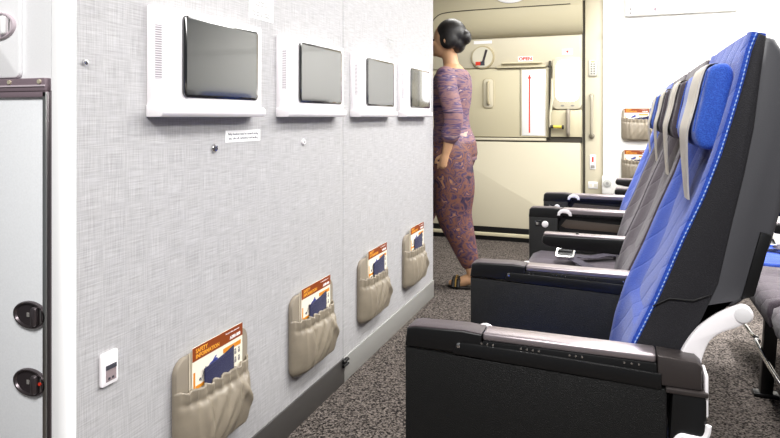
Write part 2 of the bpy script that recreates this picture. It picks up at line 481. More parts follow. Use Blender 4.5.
bm = B(); tube(bm, [(.47, YB - .06, .925), (.55, YB - .06, .922)], .012, 10); w = obj('lock_rod', bm, M['yellow'], d)
bm = B(); tube(bm, [(.466, YB - .06, .925), (.488, YB - .06, .925)], .014, 10); tube(bm, [(.552, YB - .06, .922), (.566, YB - .06, .922)], .016, 10); obj('rod_end', bm, M['shadowgap'], w)
bm = B(); tube(bm, catmull([(.598, YB - .03, 1.05), (.598, YB - .055, 1.03), (.598, YB - .06, .95), (.598, YB - .055, .88), (.598, YB - .03, .86)], 4), .015, 10); obj('pull_handle', bm, mat('grey brown grip', '#9b9284', .45), d)
bm = B(); box(bm, -.56, .70, YB - .03, YB, 0, .04, .002); box(bm, -.56, .70, YB - .03, YB, .06, .11, .002); obj('kick_strip', bm, M['blacksmooth'], d)
bm = B(); box(bm, -.56, .70, YB - .045, YB, .036, .064, .006); obj('sill_bar', bm, M['cream'], d)

# ---- small wall things on the back
def backthing(name, bm, m, label, cat, group=None):
    return tag(obj(name, bm, m), label, cat, group)
t = empty('control_panel', (.78, YB - .03, 1.31), 'small grey keypad panel on the cream post right of the door', 'control panel')
bm = B(); prism(bm, rrect(.746, .812, 1.31, 1.44, .008), 'y', YB - .04, YB - .029, .002); obj('housing', bm, mat('grey plastic', '#b5b09f', .5), t)
bm = B(); box(bm, .754, .804, YB - .043, YB - .04, 1.318, 1.432, .001); obj('face', bm, mat('pale grey face', '#e6e3d6', .5), t)
bm = B()
for i in range(5):
    for j in range(2): box(bm, .762 + .02 * j, .776 + .02 * j, YB - .045, YB - .042, 1.326 + .018 * i, 1.338 + .018 * i)
obj('keys', bm, M['greyink'], t)
bm = B(); box(bm, .764, .794, YB - .045, YB - .042, 1.417, 1.427); obj('green_light', bm, mat('green lens', '#a9c86a', .4), t)
t = empty('grab_rail', (.771, YB - .03, .846), 'vertical grey grab rail on the cream post beside the door', 'grab rail')
bm = B(); tube(bm, catmull([(.771, YB - .03, 1.165), (.771, YB - .06, 1.15), (.771, YB - .068, 1.0), (.771, YB - .06, .87), (.771, YB - .03, .855)], 5), .012, 12); obj('bar', bm, mat('grey rail', '#a8a18f', .4), t)
bm = B(); ball(bm, (.771, YB - .04, .855), .022, .014, .022); obj('foot', bm, mat('grey rail foot', '#8b8577', .4), t)
bm = B(); ball(bm, (.771, YB - .04, 1.165), .018, .012, .018); obj('foot', bm, mat('grey rail head', '#a8a18f', .4), t)
t = empty('call_sign', (.778, YB - .03, .6), 'little white sign with orange mark on the post below the grab rail', 'sign')
bm = B(); box(bm, .757, .799, YB - .036, YB - .03, .60, .71, .002); obj('plate', bm, M['sticker'], t)
bm = B(); box(bm, .771, .785, YB - .038, YB - .035, .655, .695); obj('orange_mark', bm, M['red'], t)
bm = B(); box(bm, .764, .792, YB - .038, YB - .035, .608, .632); obj('grey_mark', bm, M['greyink'], t)
t = empty('wall_socket', (.778, YB - .03, .45), 'white double socket plate low on the cream post right of the door', 'socket')
bm = B(); box(bm, .745, .815, YB - .036, YB - .03, .452, .505, .002); obj('plate', bm, M['sticker'], t)
bm = B(); box(bm, .753, .776, YB - .038, YB - .035, .465, .492); box(bm, .784, .807, YB - .038, YB - .035, .465, .492); obj('opening', bm, mat('pale opening', '#dcd8cc', .5), t)
t = empty('speaker_vent', (.885, YB - .06, .43), 'white round vent on a small box beside the far black armrests', 'vent')
bm = B(); box(bm, .845, .925, YB - .11, YB - .045, .42, .56, .012); obj('housing', bm, M['white_wall'], t)
bm = B(); prism(bm, ellipse(.884, .505, .03, .03), 'y', YB - .116, YB - .108, .003); obj('round_grille', bm, mat('grey grille', '#c9c9c4', .5), t)
bm = B(); prism(bm, ellipse(.884, .505, .011, .011), 'y', YB - .119, YB - .112); obj('centre_hub', bm, mat('hub grey', '#9f9f9b', .5), t)
t = empty('overhead_box', (1.13, YB - .2, 1.75), 'white overhead locker end above the pocketed side wall', 'overhead box')
bm = B(); box(bm, 1.01, 1.75, YB - .09, YB - .05, 1.75, 2.19, .008); obj('body', bm, M['white_wall'], t)
bm = B(); prism(bm, ellipse(1.045, 1.80, .007, .007, 12), 'y', YB - .093, YB - .088); prism(bm, ellipse(1.045, 1.77, .006, .006, 12), 'y', YB - .093, YB - .088); obj('screw', bm, M['greyink'], t)
bm = B(); prism(bm, ellipse(1.215, 1.79, .009, .014, 12), 'y', YB - .096, YB - .088); obj('latch', bm, M['mauve'], t)
t = empty('exit_placard', (.19, YB - .13, 1.90), 'white oval placard with a red mark on the lintel above the door', 'sign')
bm = B(); prism(bm, ellipse(.175, 1.955, .125, .06, 40), 'y', YB - .138, YB - .13, .002); obj('plate', bm, M['sticker'], t)
bm = B(); box(bm, .13, .22, YB - .14, YB - .137, 1.922, 1.94); obj('red_mark', bm, M['red'], t)
bm = B(); box(bm, .90, 1.02, YB - .052, YB - .05, 1.105, 1.135)
t = tag(obj('wall_label', bm, M['sticker']), 'pale rectangular label on the white side wall above the pockets', 'label')
bm = text('Life vest under your seat', .0095, on_back(.96, YB - .0522, 1.12)); obj('lettering', bm, M['greyink'], t)

# ------------------------------------------------------------------ left cabinet
YC = .855     # face of the cabinet, square to the bulkhead and turned towards the camera side
t = empty('galley_cabinet', (-.35, 1.1, 0), 'white galley cabinet with latched doors at the near end of the bulkhead', 'cabinet')
bm = B(); box(bm, -.75, -.034, YC + .002, 1.4, 0, 2.19); obj('body', bm, M['cabwhite'], t)
bm = B(); prism(bm, rrect(-.62, -.107, 1.076, 1.62, .012), 'y', YC - .008, YC + .002, .003); u = obj('upper_door', bm, M['cabwhite'], t)
def latch(cx, cz, parent, y, rim, bowl, hnd, red=False, a=.044, b=.0262):
    bm = B()
    loft(bm, [[(p[0], yy, p[1]) for p in ellipse(cx, cz, a * sc, b * sc, 36)]
              for sc, yy in ((1, y), (1, y - .003), (.95, y - .006), (.86, y - .006), (.80, y - .002))])
    l = obj('latch', bm, rim, parent, 50)
    bm = B(); prism(bm, ellipse(cx, cz, a * .82, b * .82, 32), 'y', y - .0025, y - .001); obj('bowl', bm, bowl, l)
    bm = B(); prism(bm, rrect(cx + .010, cx + .024, cz - .0185, cz + .0185, .006), 'y', y - .013, y - .002, .004); obj('turn_handle', bm, hnd, l)
    bm = B(); box(bm, cx + .027, cx + .030, y - .005, y - .002, cz - .016, cz + .016, .001); obj('handle_slot', bm, M['alu'], l)
    bm = B(); box(bm, cx - .008, cx - .002, y - .004, y - .002, cz - .004, cz + .004); obj('mark', bm, M['greyink'], l)
    if red:
        bm = B(); prism(bm, ellipse(cx + .0285, cz + .002, .003, .003, 12), 'y', y - .007, y - .0045); obj('red_dot', bm, M['red'], l)
latch(-.157, 1.178, u, YC - .008, M['latch_light'], mat('pale bowl', '#e0d6db', .4), M['column'])
bm = B(); tube(bm, [(-.172, YC - .008, 1.093), (-.172, YC - .024, 1.093)], .008, 10); obj('hook', bm, M['ink'], u)
bm = B(); box(bm, -.75, -.034, YC - .012, YC + .003, 1.049, 1.074, .002); r = obj('rail', bm, M['mauve'], t)
bm = B(); box(bm, -.75, -.034, YC - .014, YC - .011, 1.058, 1.061); obj('rail_groove', bm, M['latch_light'], r)
for x in (-.125, -.046):
    bm = B(); tube(bm, [(x, YC - .011, 1.067), (x, YC - .0155, 1.067)], .0042, 10); obj('rail_stud', bm, mat('pale brass', '#e4dcc0', .3, metal=.5), r)
bm = B(); box(bm, -.75, -.042, YC - .004, YC + .003, .02, 1.044, .001); d2 = obj('lower_door', bm, M['cabgrey'], t)
bm = B(); box(bm, -.0425, -.0335, YC - .010, YC + .003, .0, 1.048, .001); obj('edge_strip', bm, M['alu'], d2)
bm = B(); box(bm, -.0335, -.0265, YC - .006, YC + .01, .0, 1.05, .001); obj('edge_seal', bm, M['latch'], d2)
bm = B(); box(bm, -.75, -.034, YC - .010, YC + .003, 1.038, 1.049, .001); obj('top_seal', bm, M['mauve'], d2)
latch(-.078, .621, d2, YC - .004, M['latch'], M['bowl'], M['latch'])
latch(-.078, .492, d2, YC - .004, M['latch'], M['bowl'], M['latch'], True)

# ------------------------------------------------------------------ small fixtures on the bulkhead
def fastener(y, z, r, label, dark):
    t = empty('wall_fastener', (0, y, z - r), label, 'fastener', None)
    bm = B(); loft(bm, [[(x, p[0], p[1]) for p in ellipse(y, z, r * s, r * s, 24)] for s, x in ((1, 0), (1, .003), (.8, .006), (.5, .0065))]); obj('washer', bm, M['chrome'] if dark else M['white'], t)
    bm = B(); prism(bm, ellipse(y, z, r * .32, r * .32, 14), 'x', .0062, .0075); obj('socket', bm, M['ink'] if dark else M['greyink'], t)
fastener(.902, 1.107, .006, 'tiny steel screw head high on the bulkhead beside the white column', True)
fastener(1.308, .92, .0115, 'round steel fastener on the bulkhead below the first monitor', True)
fastener(1.778, .918, .0105, 'round white fastener on the bulkhead below the second monitor', False)

t = empty('bassinet_label', (0, 1.44, .932), 'small white printed label under the first monitor', 'label')
bm = B(); box(bm, 0, .001, 1.356, 1.522, .932, .964); obj('plate', bm, M['sticker'], t)
bm = text('Baby bassinet must be stowed during\ntaxi, take-off, turbulence and landing', .0095, on_wall(.0012, 1.439, .948), .0002, spacing=1.2); obj('lettering', bm, M['ink'], t)
t = empty('notice_sign', (0, 1.53, 1.283), 'pale printed notice high on the bulkhead between first and second monitors', 'sign')
bm = B(); box(bm, 0, .001, 1.466, 1.592, 1.282, 1.40); obj('plate', bm, M['sticker'], t)
bm = text('Fasten seat belt\nwhile seated', .0105, on_wall(.0012, 1.529, 1.382), .0002); obj('lettering', bm, M['greyink'], t)
bm = text('Please keep seat belt fastened', .0088, on_wall(.0012, 1.529, 1.354), .0002); obj('lettering', bm, M['greyink'], t)
bm = text('Life vest is\nunder your seat', .0105, on_wall(.0012, 1.529, 1.328), .0002); obj('lettering', bm, M['greyink'], t)
bm = text('Tables must be stowed during\ntaxi, take-off and landing', .0088, on_wall(.0012, 1.529, 1.298), .0002); obj('lettering', bm, M['greyink'], t)
bm = B()
for z in (1.342, 1.312): box(bm, .001, .0013, 1.475, 1.585, z, z + .0008)
obj('rule_line', bm, M['greyink'], t)
t = empty('embossed_mark', (0, 2.59, 1.31), 'faint pale printed mark on the bulkhead above the gap between third and fourth monitors', 'label')
bm = text('Life vest under\nyour seat\nNo smoking', .016, on_wall(.0006, 2.59, 1.335), .0002); obj('lettering', bm, mat('faint print', '#cfcfcc', .6), t)

t = empty('wall_outlet', (0, .96, .455), 'white outlet plate with grey window low on the bulkhead near the column', 'outlet')
bm = B(); prism(bm, rrect(.938, .982, .455, .522, .005), 'x', 0, .007, .002); obj('plate', bm, M['white'], t)
bm = B(); box(bm, .0065, .0075, .949, .976, .463, .496); u = obj('opening', bm, mat('grey socket face', '#97888a', .5), t)
bm = B(); box(bm, .007, .0085, .949, .976, .487, .496); obj('dark_lip', bm, M['ink'], u)
bm = B(); box(bm, .0075, .009, .955, .959, .467, .471); box(bm, .0075, .009, .965, .969, .467, .471); obj('pin_hole', bm, M['ink'], u)

# ------------------------------------------------------------------ copies
def copy_tree(o, parent=None, off=None, label=None, group=None):
    c = o.copy(); COL.objects.link(c)
    ORG[c.name] = ORG.get(o.name, Vector((0, 0, 0))) + (off if off is not None else Vector((0, 0, 0)))
    if parent is not None: c.parent = parent
    else: c.location = o.location + off
    if label: c['label'] = label
    if group: c['group'] = group
    for ch in list(o.children): copy_tree(ch, c, off)
    return c

# ------------------------------------------------------------------ monitors
def monitor():
    y0, y1 = 1.071, 1.476
    t = empty('wall_monitor', (0, 1.27, 1.0), 'white wall monitor nearest the white column, first and largest of the four', 'monitor', 'wall monitors along the bulkhead')
    bm = B()
    prism(bm, [(0, y0), (.010, y0), (.016, y0 + .003), (.034, y0 + .05), (.040, y0 + .10), (.041, y1 - .012), (.034, y1), (0, y1)], 'z', 1.022, 1.249, .004)
    obj('housing', bm, M['white'], t)
    bm = B(); prism(bm, [(0, 1.0), (.041, 1.0), (.047, 1.006), (.049, 1.013), (.047, 1.021), (.042, 1.0255), (0, 1.027)], 'y', y0 - .004, y1 + .003, .003)
    obj('ledge', bm, M['white'], t)
    bm = B(); prism(bm, rrect(1.142, 1.447, 1.045, 1.236, .014), 'x', .036, .0428, .0015); s = obj('screen', bm, M['glass'], t)
    bm = B(); box(bm, .0424, .0434, 1.151, 1.438, 1.052, 1.229); obj('display', bm, M['display'], s)
    bm = B()
    prism(bm, [(.014, y0 + .006), (.0181, y0 + .006), (.0234, y0 + .020), (.0192, y0 + .020)], 'z', 1.085, 1.205)
    obj('vent_grille', bm, M['vent'], t)
    return t
mon = monitor()
for k, lab in enumerate(['white wall monitor second from the column, left of the bulkhead seam',
                         'white wall monitor just past the bulkhead seam, third from the column',
                         'white wall monitor farthest along the bulkhead, beside the walking attendant']):
    copy_tree(mon, None, Vector((0, .541 * (k + 1), 0)), lab)

# ------------------------------------------------------------------ literature pockets with a card and a bag in each
WHERE = ['nearest the column', 'second from the column', 'third from the column', 'farthest along the bulkhead']
def pocket():
    y0, y1, z0, z1, zt = 1.148, 1.437, .172, .428, .352
    t = empty('literature_pocket', (0, 1.283, .172), 'beige leather pocket on the bulkhead nearest the column and white outlet', 'pocket', 'beige pockets on the bulkhead')
    bm = B(); prism(bm, rrect(y0, y1, z0, z1, .035, 8), 'x', 0, .016, .004); obj('back_plate', bm, M['beige_plate'], t)
    # gathered pouch
    rnd = random.Random(3)
    bm = B(); NU, NV = 90, 34
    fr, bk = [], []
    folds = [(rnd.uniform(0, 1), rnd.uniform(.025, .06), rnd.uniform(.4, 1.3), rnd.uniform(-.55, .55)) for _ in range(15)]
    for j in range(NV + 1):
        v = j / NV; z = z0 + (zt - z0) * v
        row, rowb = [], []
        for i in range(NU + 1):
            u_ = i / NU
            edge = min(u_, 1 - u_)
            rx = .035
            inset = 0
            dz = z - z0
            if dz < rx: inset = rx - math.sqrt(max(rx * rx - (rx - dz) ** 2, 0))
            y = y0 - .003 + inset + (y1 - y0 + .006 - 2 * inset) * u_
            side = min(1, edge / .16) ** .6
            body = .015 + .020 * math.sin(PI * min(1, .18 + .75 * v)) if v < .9 else .015 + .020 * math.sin(PI * .855)
            x = .012 + body * side * min(1, (v + .02) / .10) ** .6
            g = max(0, (v - .72) / .28) ** .8
            x += side * (.0045 * g * math.sin(u_ * 2 * PI * 11 + 2.2 * math.sin(7 * u_)) - .006 * math.exp(-((v - .83) / .04) ** 2))
            for f0, fw, fa, sl in folds:
                x += side * .0056 * fa * math.exp(-((u_ - f0 - sl * (v - .5)) / fw) ** 2) * math.sin(PI * min(1, v * 1.02 + .02)) * (1 if fa > .6 else -1)
            zz = z + (.003 * math.sin(u_ * 2 * PI * 7.5) * g) - .012 * (u_ - .3) * v - .006 * math.sin(PI * u_) * v
            row.append(bm.verts.new((x, y, zz))); rowb.append(bm.verts.new((max(x - .006, .011), y, zz)))
        fr.append(row); bk.append(rowb)
    for j in range(NV):
        for i in range(NU):
            bm.faces.new((fr[j][i], fr[j][i + 1], fr[j + 1][i + 1], fr[j + 1][i]))
            bm.faces.new((bk[j][i], bk[j + 1][i], bk[j + 1][i + 1], bk[j][i + 1]))
    for i in range(NU):
        bm.faces.new((fr[NV][i], fr[NV][i + 1], bk[NV][i + 1], bk[NV][i])); bm.faces.new((fr[0][i + 1], fr[0][i], bk[0][i], bk[0][i + 1]))
    for j in range(NV):
        bm.faces.new((fr[j][0], fr[j + 1][0], bk[j + 1][0], bk[j][0])); bm.faces.new((fr[j + 1][NU], fr[j][NU], bk[j][NU], bk[j + 1][NU]))
    obj('pouch', bm, M['beige'], t, 180)
    return t

def safety_card():
    y0, y1, z0, z1 = 1.196, 1.402, .20, .445
    t = empty('safety_card', (.022, 1.3, .20), 'safety card with brown header in the pocket nearest the column', 'card', 'safety cards in the bulkhead pockets')
    def pl(bm, a0, a1, b0, b1, x): return box(bm, x - .0004, x + .0003, a0, a1, b0, b1)
    x = .0222
    bm = B(); box(bm, x - .002, x - .0004, y0, y1, z0, z1); obj('sheet', bm, M['card'], t)
    bm = B(); pl(bm, y0, y1, .412, z1, x); h = obj('header', bm, M['brown'], t)
    bm = text('SAFETY\nINFORMATION', .0135, on_wall(x + .0006, y0 + .012, .428), .0002, 'LEFT', .95, bold=.0004); obj('lettering', bm, M['orangeink'], h)
    bm = text('A380-800', .0115, on_wall(x + .0006, y1 - .034, .421), .0002, bold=.0004); obj('lettering', bm, M['sticker'], h)
    bm = text('For your safety, please read', .0052, on_wall(x + .0006, y1 - .046, .4365), .0002); obj('lettering', bm, M['sticker'], h)
    bm = B(); bm.free()
    for bd in ((y0 + .004, y0 + .010, .20, .385), (y1 - .085, y1 - .008, .391, .402), (y0 + .012, y1 - .11, .343, .351), (y1 - .045, y1 - .006, .318, .328)):
        bm = B(); pl(bm, *bd, x); obj('orange_band', bm, M['orange'], t)
    bm = B()
    rr = random.Random(5)
    for i in range(5):
        for j in range(2):
            cy, cz = y1 - .080 + i * .016, .379 - j * .022
            prism(bm, ellipse(cy, cz + .004, .0032, .0032, 10), 'x', x - .0002, x + .0004); pl(bm, cy - .004, cy + .004, cz - .008, cz, x)
    for j in range(4):
        for i in range(2): pl(bm, y0 + .024 + i * .016, y0 + .034 + i * .016, .325 - j * .02, .335 - j * .02, x)
    obj('pictogram', bm, M['greyink'], t)
    bm = B(); pl(bm, y1 - .072, y1 - .067, .375, .381, x); obj('green_pictogram', bm, M['inkgreen'], t)
    # little airplane and slide drawing
    bm = B()
    prism(bm, [(y0 + .05, .376), (y0 + .062, .372), (y0 + .085, .376), (y0 + .10, .386), (y0 + .094, .392), (y0 + .07, .388)], 'x', x - .0002, x + .0004)
    prism(bm, [(y0 + .065, .380), (y0 + .088, .398), (y0 + .094, .398), (y0 + .08, .380)], 'x', x - .0002, x + .0004)
    obj('plane_drawing', bm, M['inkblue'], t)
    bm = B(); tube(bm, [(x, y0 + .032, .357), (x, y0 + .05, .385), (x, y0 + .075, .371)], .0007, 5); tube(bm, [(x, y0 + .026, .36), (x, y0 + .030, .365)], .002, 6); obj('slide_drawing', bm, M['ink'], t)
    bm = B(); box(bm, x - .0055, x - .0045, y0 - .006, y1 - .03, .19, .436); obj('second_sheet', bm, mat('second sheet', '#d8cdb8', .5), t)
    return t

def navy_bag():
    t = empty('navy_bag', (.03, 1.3, .27), 'folded navy cloth bag in front of the card in the pocket nearest the column', 'bag', 'navy bags in the bulkhead pockets')
    bm = B(); prism(bm, [(1.236, .25), (1.356, .25), (1.356, .400), (1.33, .394), (1.29, .388), (1.236, .384)], 'x', .0248, .0282, .0012)
    obj('cloth', bm, M['navy'], t)
    bm = B(); prism(bm, [(1.236, .372), (1.356, .386), (1.356, .389), (1.236, .375)], 'x', .0280, .0288); obj('hem', bm, M['navy'], t)
    return t
P0, C0, N0 = pocket(), safety_card(), navy_bag()
for k in range(1, 4):
    off = Vector((0, .5335 * k, 0))
    copy_tree(P0, None, off, ['', 'beige leather pocket on the bulkhead left of the seam, second from the column', 'beige leather pocket on the bulkhead just past the seam, third from the column', 'beige leather pocket farthest along the bulkhead, by the attendant'][k])
    o2 = off + (Vector((0, .0, 0)) if k == 1 else Vector((0, .02, .004 * k)))
    copy_tree(C0, None, o2, 'safety card with brown header in the pocket ' + WHERE[k])
    copy_tree(N0, None, o2 + Vector((0, .006, .004 * (k == 2))), 'folded navy cloth bag in front of the card in the pocket ' + WHERE[k])

# two pockets on the back side wall (turned to face the camera side)
R90 = Matrix.Rotation(-PI / 2, 4, 'Z')
def turned(src, loc, label, group):
    c = copy_tree(src, None, Vector((0, 0, 0)), label, group)
    c.rotation_euler = (0, 0, -PI / 2); c.location = loc; c.scale = (.82, .82, .95)
    return c
for k, (z, w1) in enumerate(((.822, 'upper'), (.512, 'lower'))):
    g = 'pockets on the white side wall'
    turned(P0, (1.095, YB - .05, z), f'{w1} beige pocket on the white wall beside the aircraft door', g)
    turned(C0, (1.09, YB - .05 - .0195, z + .008), f'card in the {w1} pocket on the white wall beside the aircraft door', 'cards in the side wall pockets')
    turned(N0, (1.125, YB - .05 - .0255, z + .062), f'navy bag in the {w1} pocket on the white wall beside the aircraft door', 'bags in the side wall pockets')

# ------------------------------------------------------------------ seats
SEAM = [(.955, .43), (.975, .535), (.999, .615), (1.037, .702), (1.073, .796), (1.104, .870), (1.128, .94), (1.146, 1.005), (1.160, 1.06), (1.170, 1.105), (1.180, 1.134)]
REAR = [(1.195, 1.128), (1.188, 1.074), (1.178, .983), (1.165, .91), (1.149, .836), (1.128, .73), (1.100, .66), (1.07, .58), (1.04, .43)]
SHELL = [(1.186, 1.13), (1.205, 1.124), (1.222, 1.09), (1.226, 1.02), (1.222, .93), (1.212, .85), (1.200, .80), (1.17, .715), (1.15, .695), (1.115, .685), (1.085, .62), (1.07, .59), (1.12, .76), (1.145, .86), (1.168, .98), (1.180, 1.08)]

def seam_x(z):
    for (xa, za), (xb, zb) in zip(SEAM, SEAM[1:]):
        if za <= z <= zb: return xa + (xb - xa) * (z - za) / (zb - za)
    return SEAM[-1][0] if z > 1 else SEAM[0][0]

def grain_arm(bm_list): pass

def console_near(ya, parent, clips=False):
    """wide armrest with a tray inside, whose lid opens on the near side; ya = near face"""
    yb = ya + .048
    bm = B()
    prism(bm, [(.612, 0), (1.04, 0), (1.048, .50), (1.048, .570), (.610, .579)], 'y', ya - .001, yb, .003)
    a = obj('armrest', bm, M['black'], parent)
    bm = B(); prism(bm, [(.609, .581), (.75, .581), (.752, .619), (.72, .622), (.63, .619), (.613, .614)], 'y', ya - .001, yb + .001, .004, 3); fp = obj('front_pad', bm, M['blacksmooth'], a)
    bm = B(); prism(bm, [(.6125, .612), (.7505, .613), (.7515, .6205), (.72, .6235), (.63, .6205), (.616, .617)], 'y', ya + .001, yb - .001, .002, 2); obj('pad_top', bm, M['cap'], fp)
    bm = B(); box(bm, .7525, 1.0325, ya + .003, yb, .607, .6215, .005, 3); obj('top_strip', bm, M['strip'], a)
    bm = B(); box(bm, .7525, 1.034, ya + .001, yb, .57, .6085, .003); obj('strip_underside', bm, M['blacksmooth'], a)
    bm = B(); prism(bm, [(1.034, .574), (1.034, .6215), (1.09, .619), (1.098, .612), (1.098, .574)], 'y', ya, yb, .005, 2); obj('end_cap', bm, M['strip_end'], a)
    bm = B(); prism(bm, [(.700, .580), (.706, .597), (.718, .6015), (.80, .6005), (1.04, .594), (1.04, .570)], 'y', ya - .004, ya + .006, .002); l = obj('tray_lid', bm, M['blacksmooth'], a)
    for x in (.752, .762, .772, .82, .83, .84, .85, .90, .91, .92, .985, .996, 1.007):
        bm = B(); prism(bm, ellipse(x, .6035, .0017, .0017, 8), 'y', ya - .0008, ya + .003); obj('lid_stud', bm, M['chrome'], a)
    bm = B(); box(bm, .708, .714, ya - .005, ya + .002, .592, .600, .001); obj('lid_catch', bm, M['chrome'], l)
    bm = B(); prism(bm, catmull([(1.045, 0), (1.045, .34), (1.05, .46), (1.056, .572)], 3) + [(1.10, .572), (1.104, .56), (1.104, .40), (1.098, .39), (1.098, 0)], 'y', ya - .002, yb, .003); e = obj('rear_block', bm, M['blacksmooth'], a)
    bm = B(); box(bm, 1.046, 1.106, ya - .0045, yb + .002, .566, .574, .002); obj('block_lip', bm, M['strip_end'], e)
    bm = B(); tube(bm, catmull([(1.055, ya - .005, .44), (1.057, ya - .005, .484), (1.066, ya - .006, .502), (1.08, ya - .006, .503), (1.097, ya - .006, .503), (1.104, ya - .005, .512), (1.106, ya - .004, .525)], 5), .0045, 8); obj('white_bracket', bm, M['white'], a)
    bm = B(); box(bm, 1.1015, 1.1065, ya, yb, .535, .60, .002); obj('white_edge', bm, M['white'], a)
    bm = B(); loft(bm, [[(p[0], ya + .0495 + dy, p[1]) for p in ellipse(.748, .599, .02 * s, .022 * s, 20)] for s, dy in ((1, 0), (1, .008), (.85, .012))]); obj('tray_knob', bm, M['white'], a)
    return a

def console_far(ya, parent):
    """wide armrest whose recess and button face the near side; ya = near face"""
    yb = ya + .048
    bm = B()
    prism(bm, [(.619, 0), (.735, 0), (.735, .583), (.617, .583)], 'y', ya, yb, .004)
    box(bm, .73, 1.10, ya + .034, yb, 0, .60)
    prism(bm, [(.733, .575), (.748, .592), (1.10, .588), (1.10, .604), (.733, .604)], 'y', ya + .001, yb, .003)
    box(bm, .73, 1.06, ya + .001, yb, 0, .44, .003)
    a = obj('armrest', bm, M['black'], parent)
    bm = B(); prism(bm, [(.616, .580), (.75, .58), (.752, .618), (.72, .622), (.63, .619), (.619, .612)], 'y', ya - .001, yb + .001, .004, 3); fp = obj('front_pad', bm, M['blacksmooth'], a)
    bm = B(); prism(bm, [(.621, .612), (.7505, .613), (.7515, .6205), (.72, .6235), (.63, .6205), (.623, .617)], 'y', ya + .001, yb - .001, .002, 2); obj('pad_top', bm, M['cap'], fp)
    bm = B(); box(bm, .7525, 1.09, ya + .001, yb, .594, .6215, .006, 3); obj('top_strip', bm, M['strip'], a)
    bm = B(); prism(bm, [(.745, .545), (.765, .572), (1.09, .556), (1.09, .528), (.765, .536)], 'y', ya + .028, ya + .0345, .001); obj('recess_lining', bm, M['brownin'], a)
    bm = B(); loft(bm, [[(p[0], ya - dy, p[1]) for p in ellipse(.684, .553, .0135 * s, .0135 * s, 20)] for s, dy in ((1, -.002), (1, .005), (.8, .008), (.4, .009))]); obj('recline_button', bm, M['white'], a)
    bm = B(); box(bm, .643, .668, ya - .003, ya + .002, .544, .566, .001); b = obj('control_display', bm, M['glass'], a)
    bm = B(); box(bm, .648, .656, ya - .004, ya - .002, .55, .56); obj('display_mark', bm, M['greyink'], b)
    arch = [(.733, .592), (.735, .606), (.745, .617), (.762, .619), (.778, .617), (.789, .606), (.791, .592), (.780, .592), (.776, .600), (.766, .605), (.754, .604), (.746, .600), (.744, .592)]
    bm = B(); prism(bm, arch, 'y', ya - .004, ya + .006, .0015); obj('white_clip', bm, M['white'], a)
    return a

def armrest_plain(ya, parent):
    yb = ya + .045
    bm = B(); prism(bm, catmull([(.746, .571), (.733, .581), (.734, .599), (.745, .607)], 3) + [(1.10, .609), (1.10, .553), (.80, .563)], 'y', ya, yb, .006, 3)
    a = obj('armrest', bm, M['blacksmooth'], parent)
    bm = B(); box(bm, .738, 1.10, ya + .003, yb - .003, .604, .613, .004, 2); obj('top_strip', bm, M['strip'], a)
    bm = B(); tube(bm, [(.845, ya + .02, .612), (.845, ya + .02, .6165)], .005, 10); obj('top_button', bm, M['blacksmooth'], a)
    return a

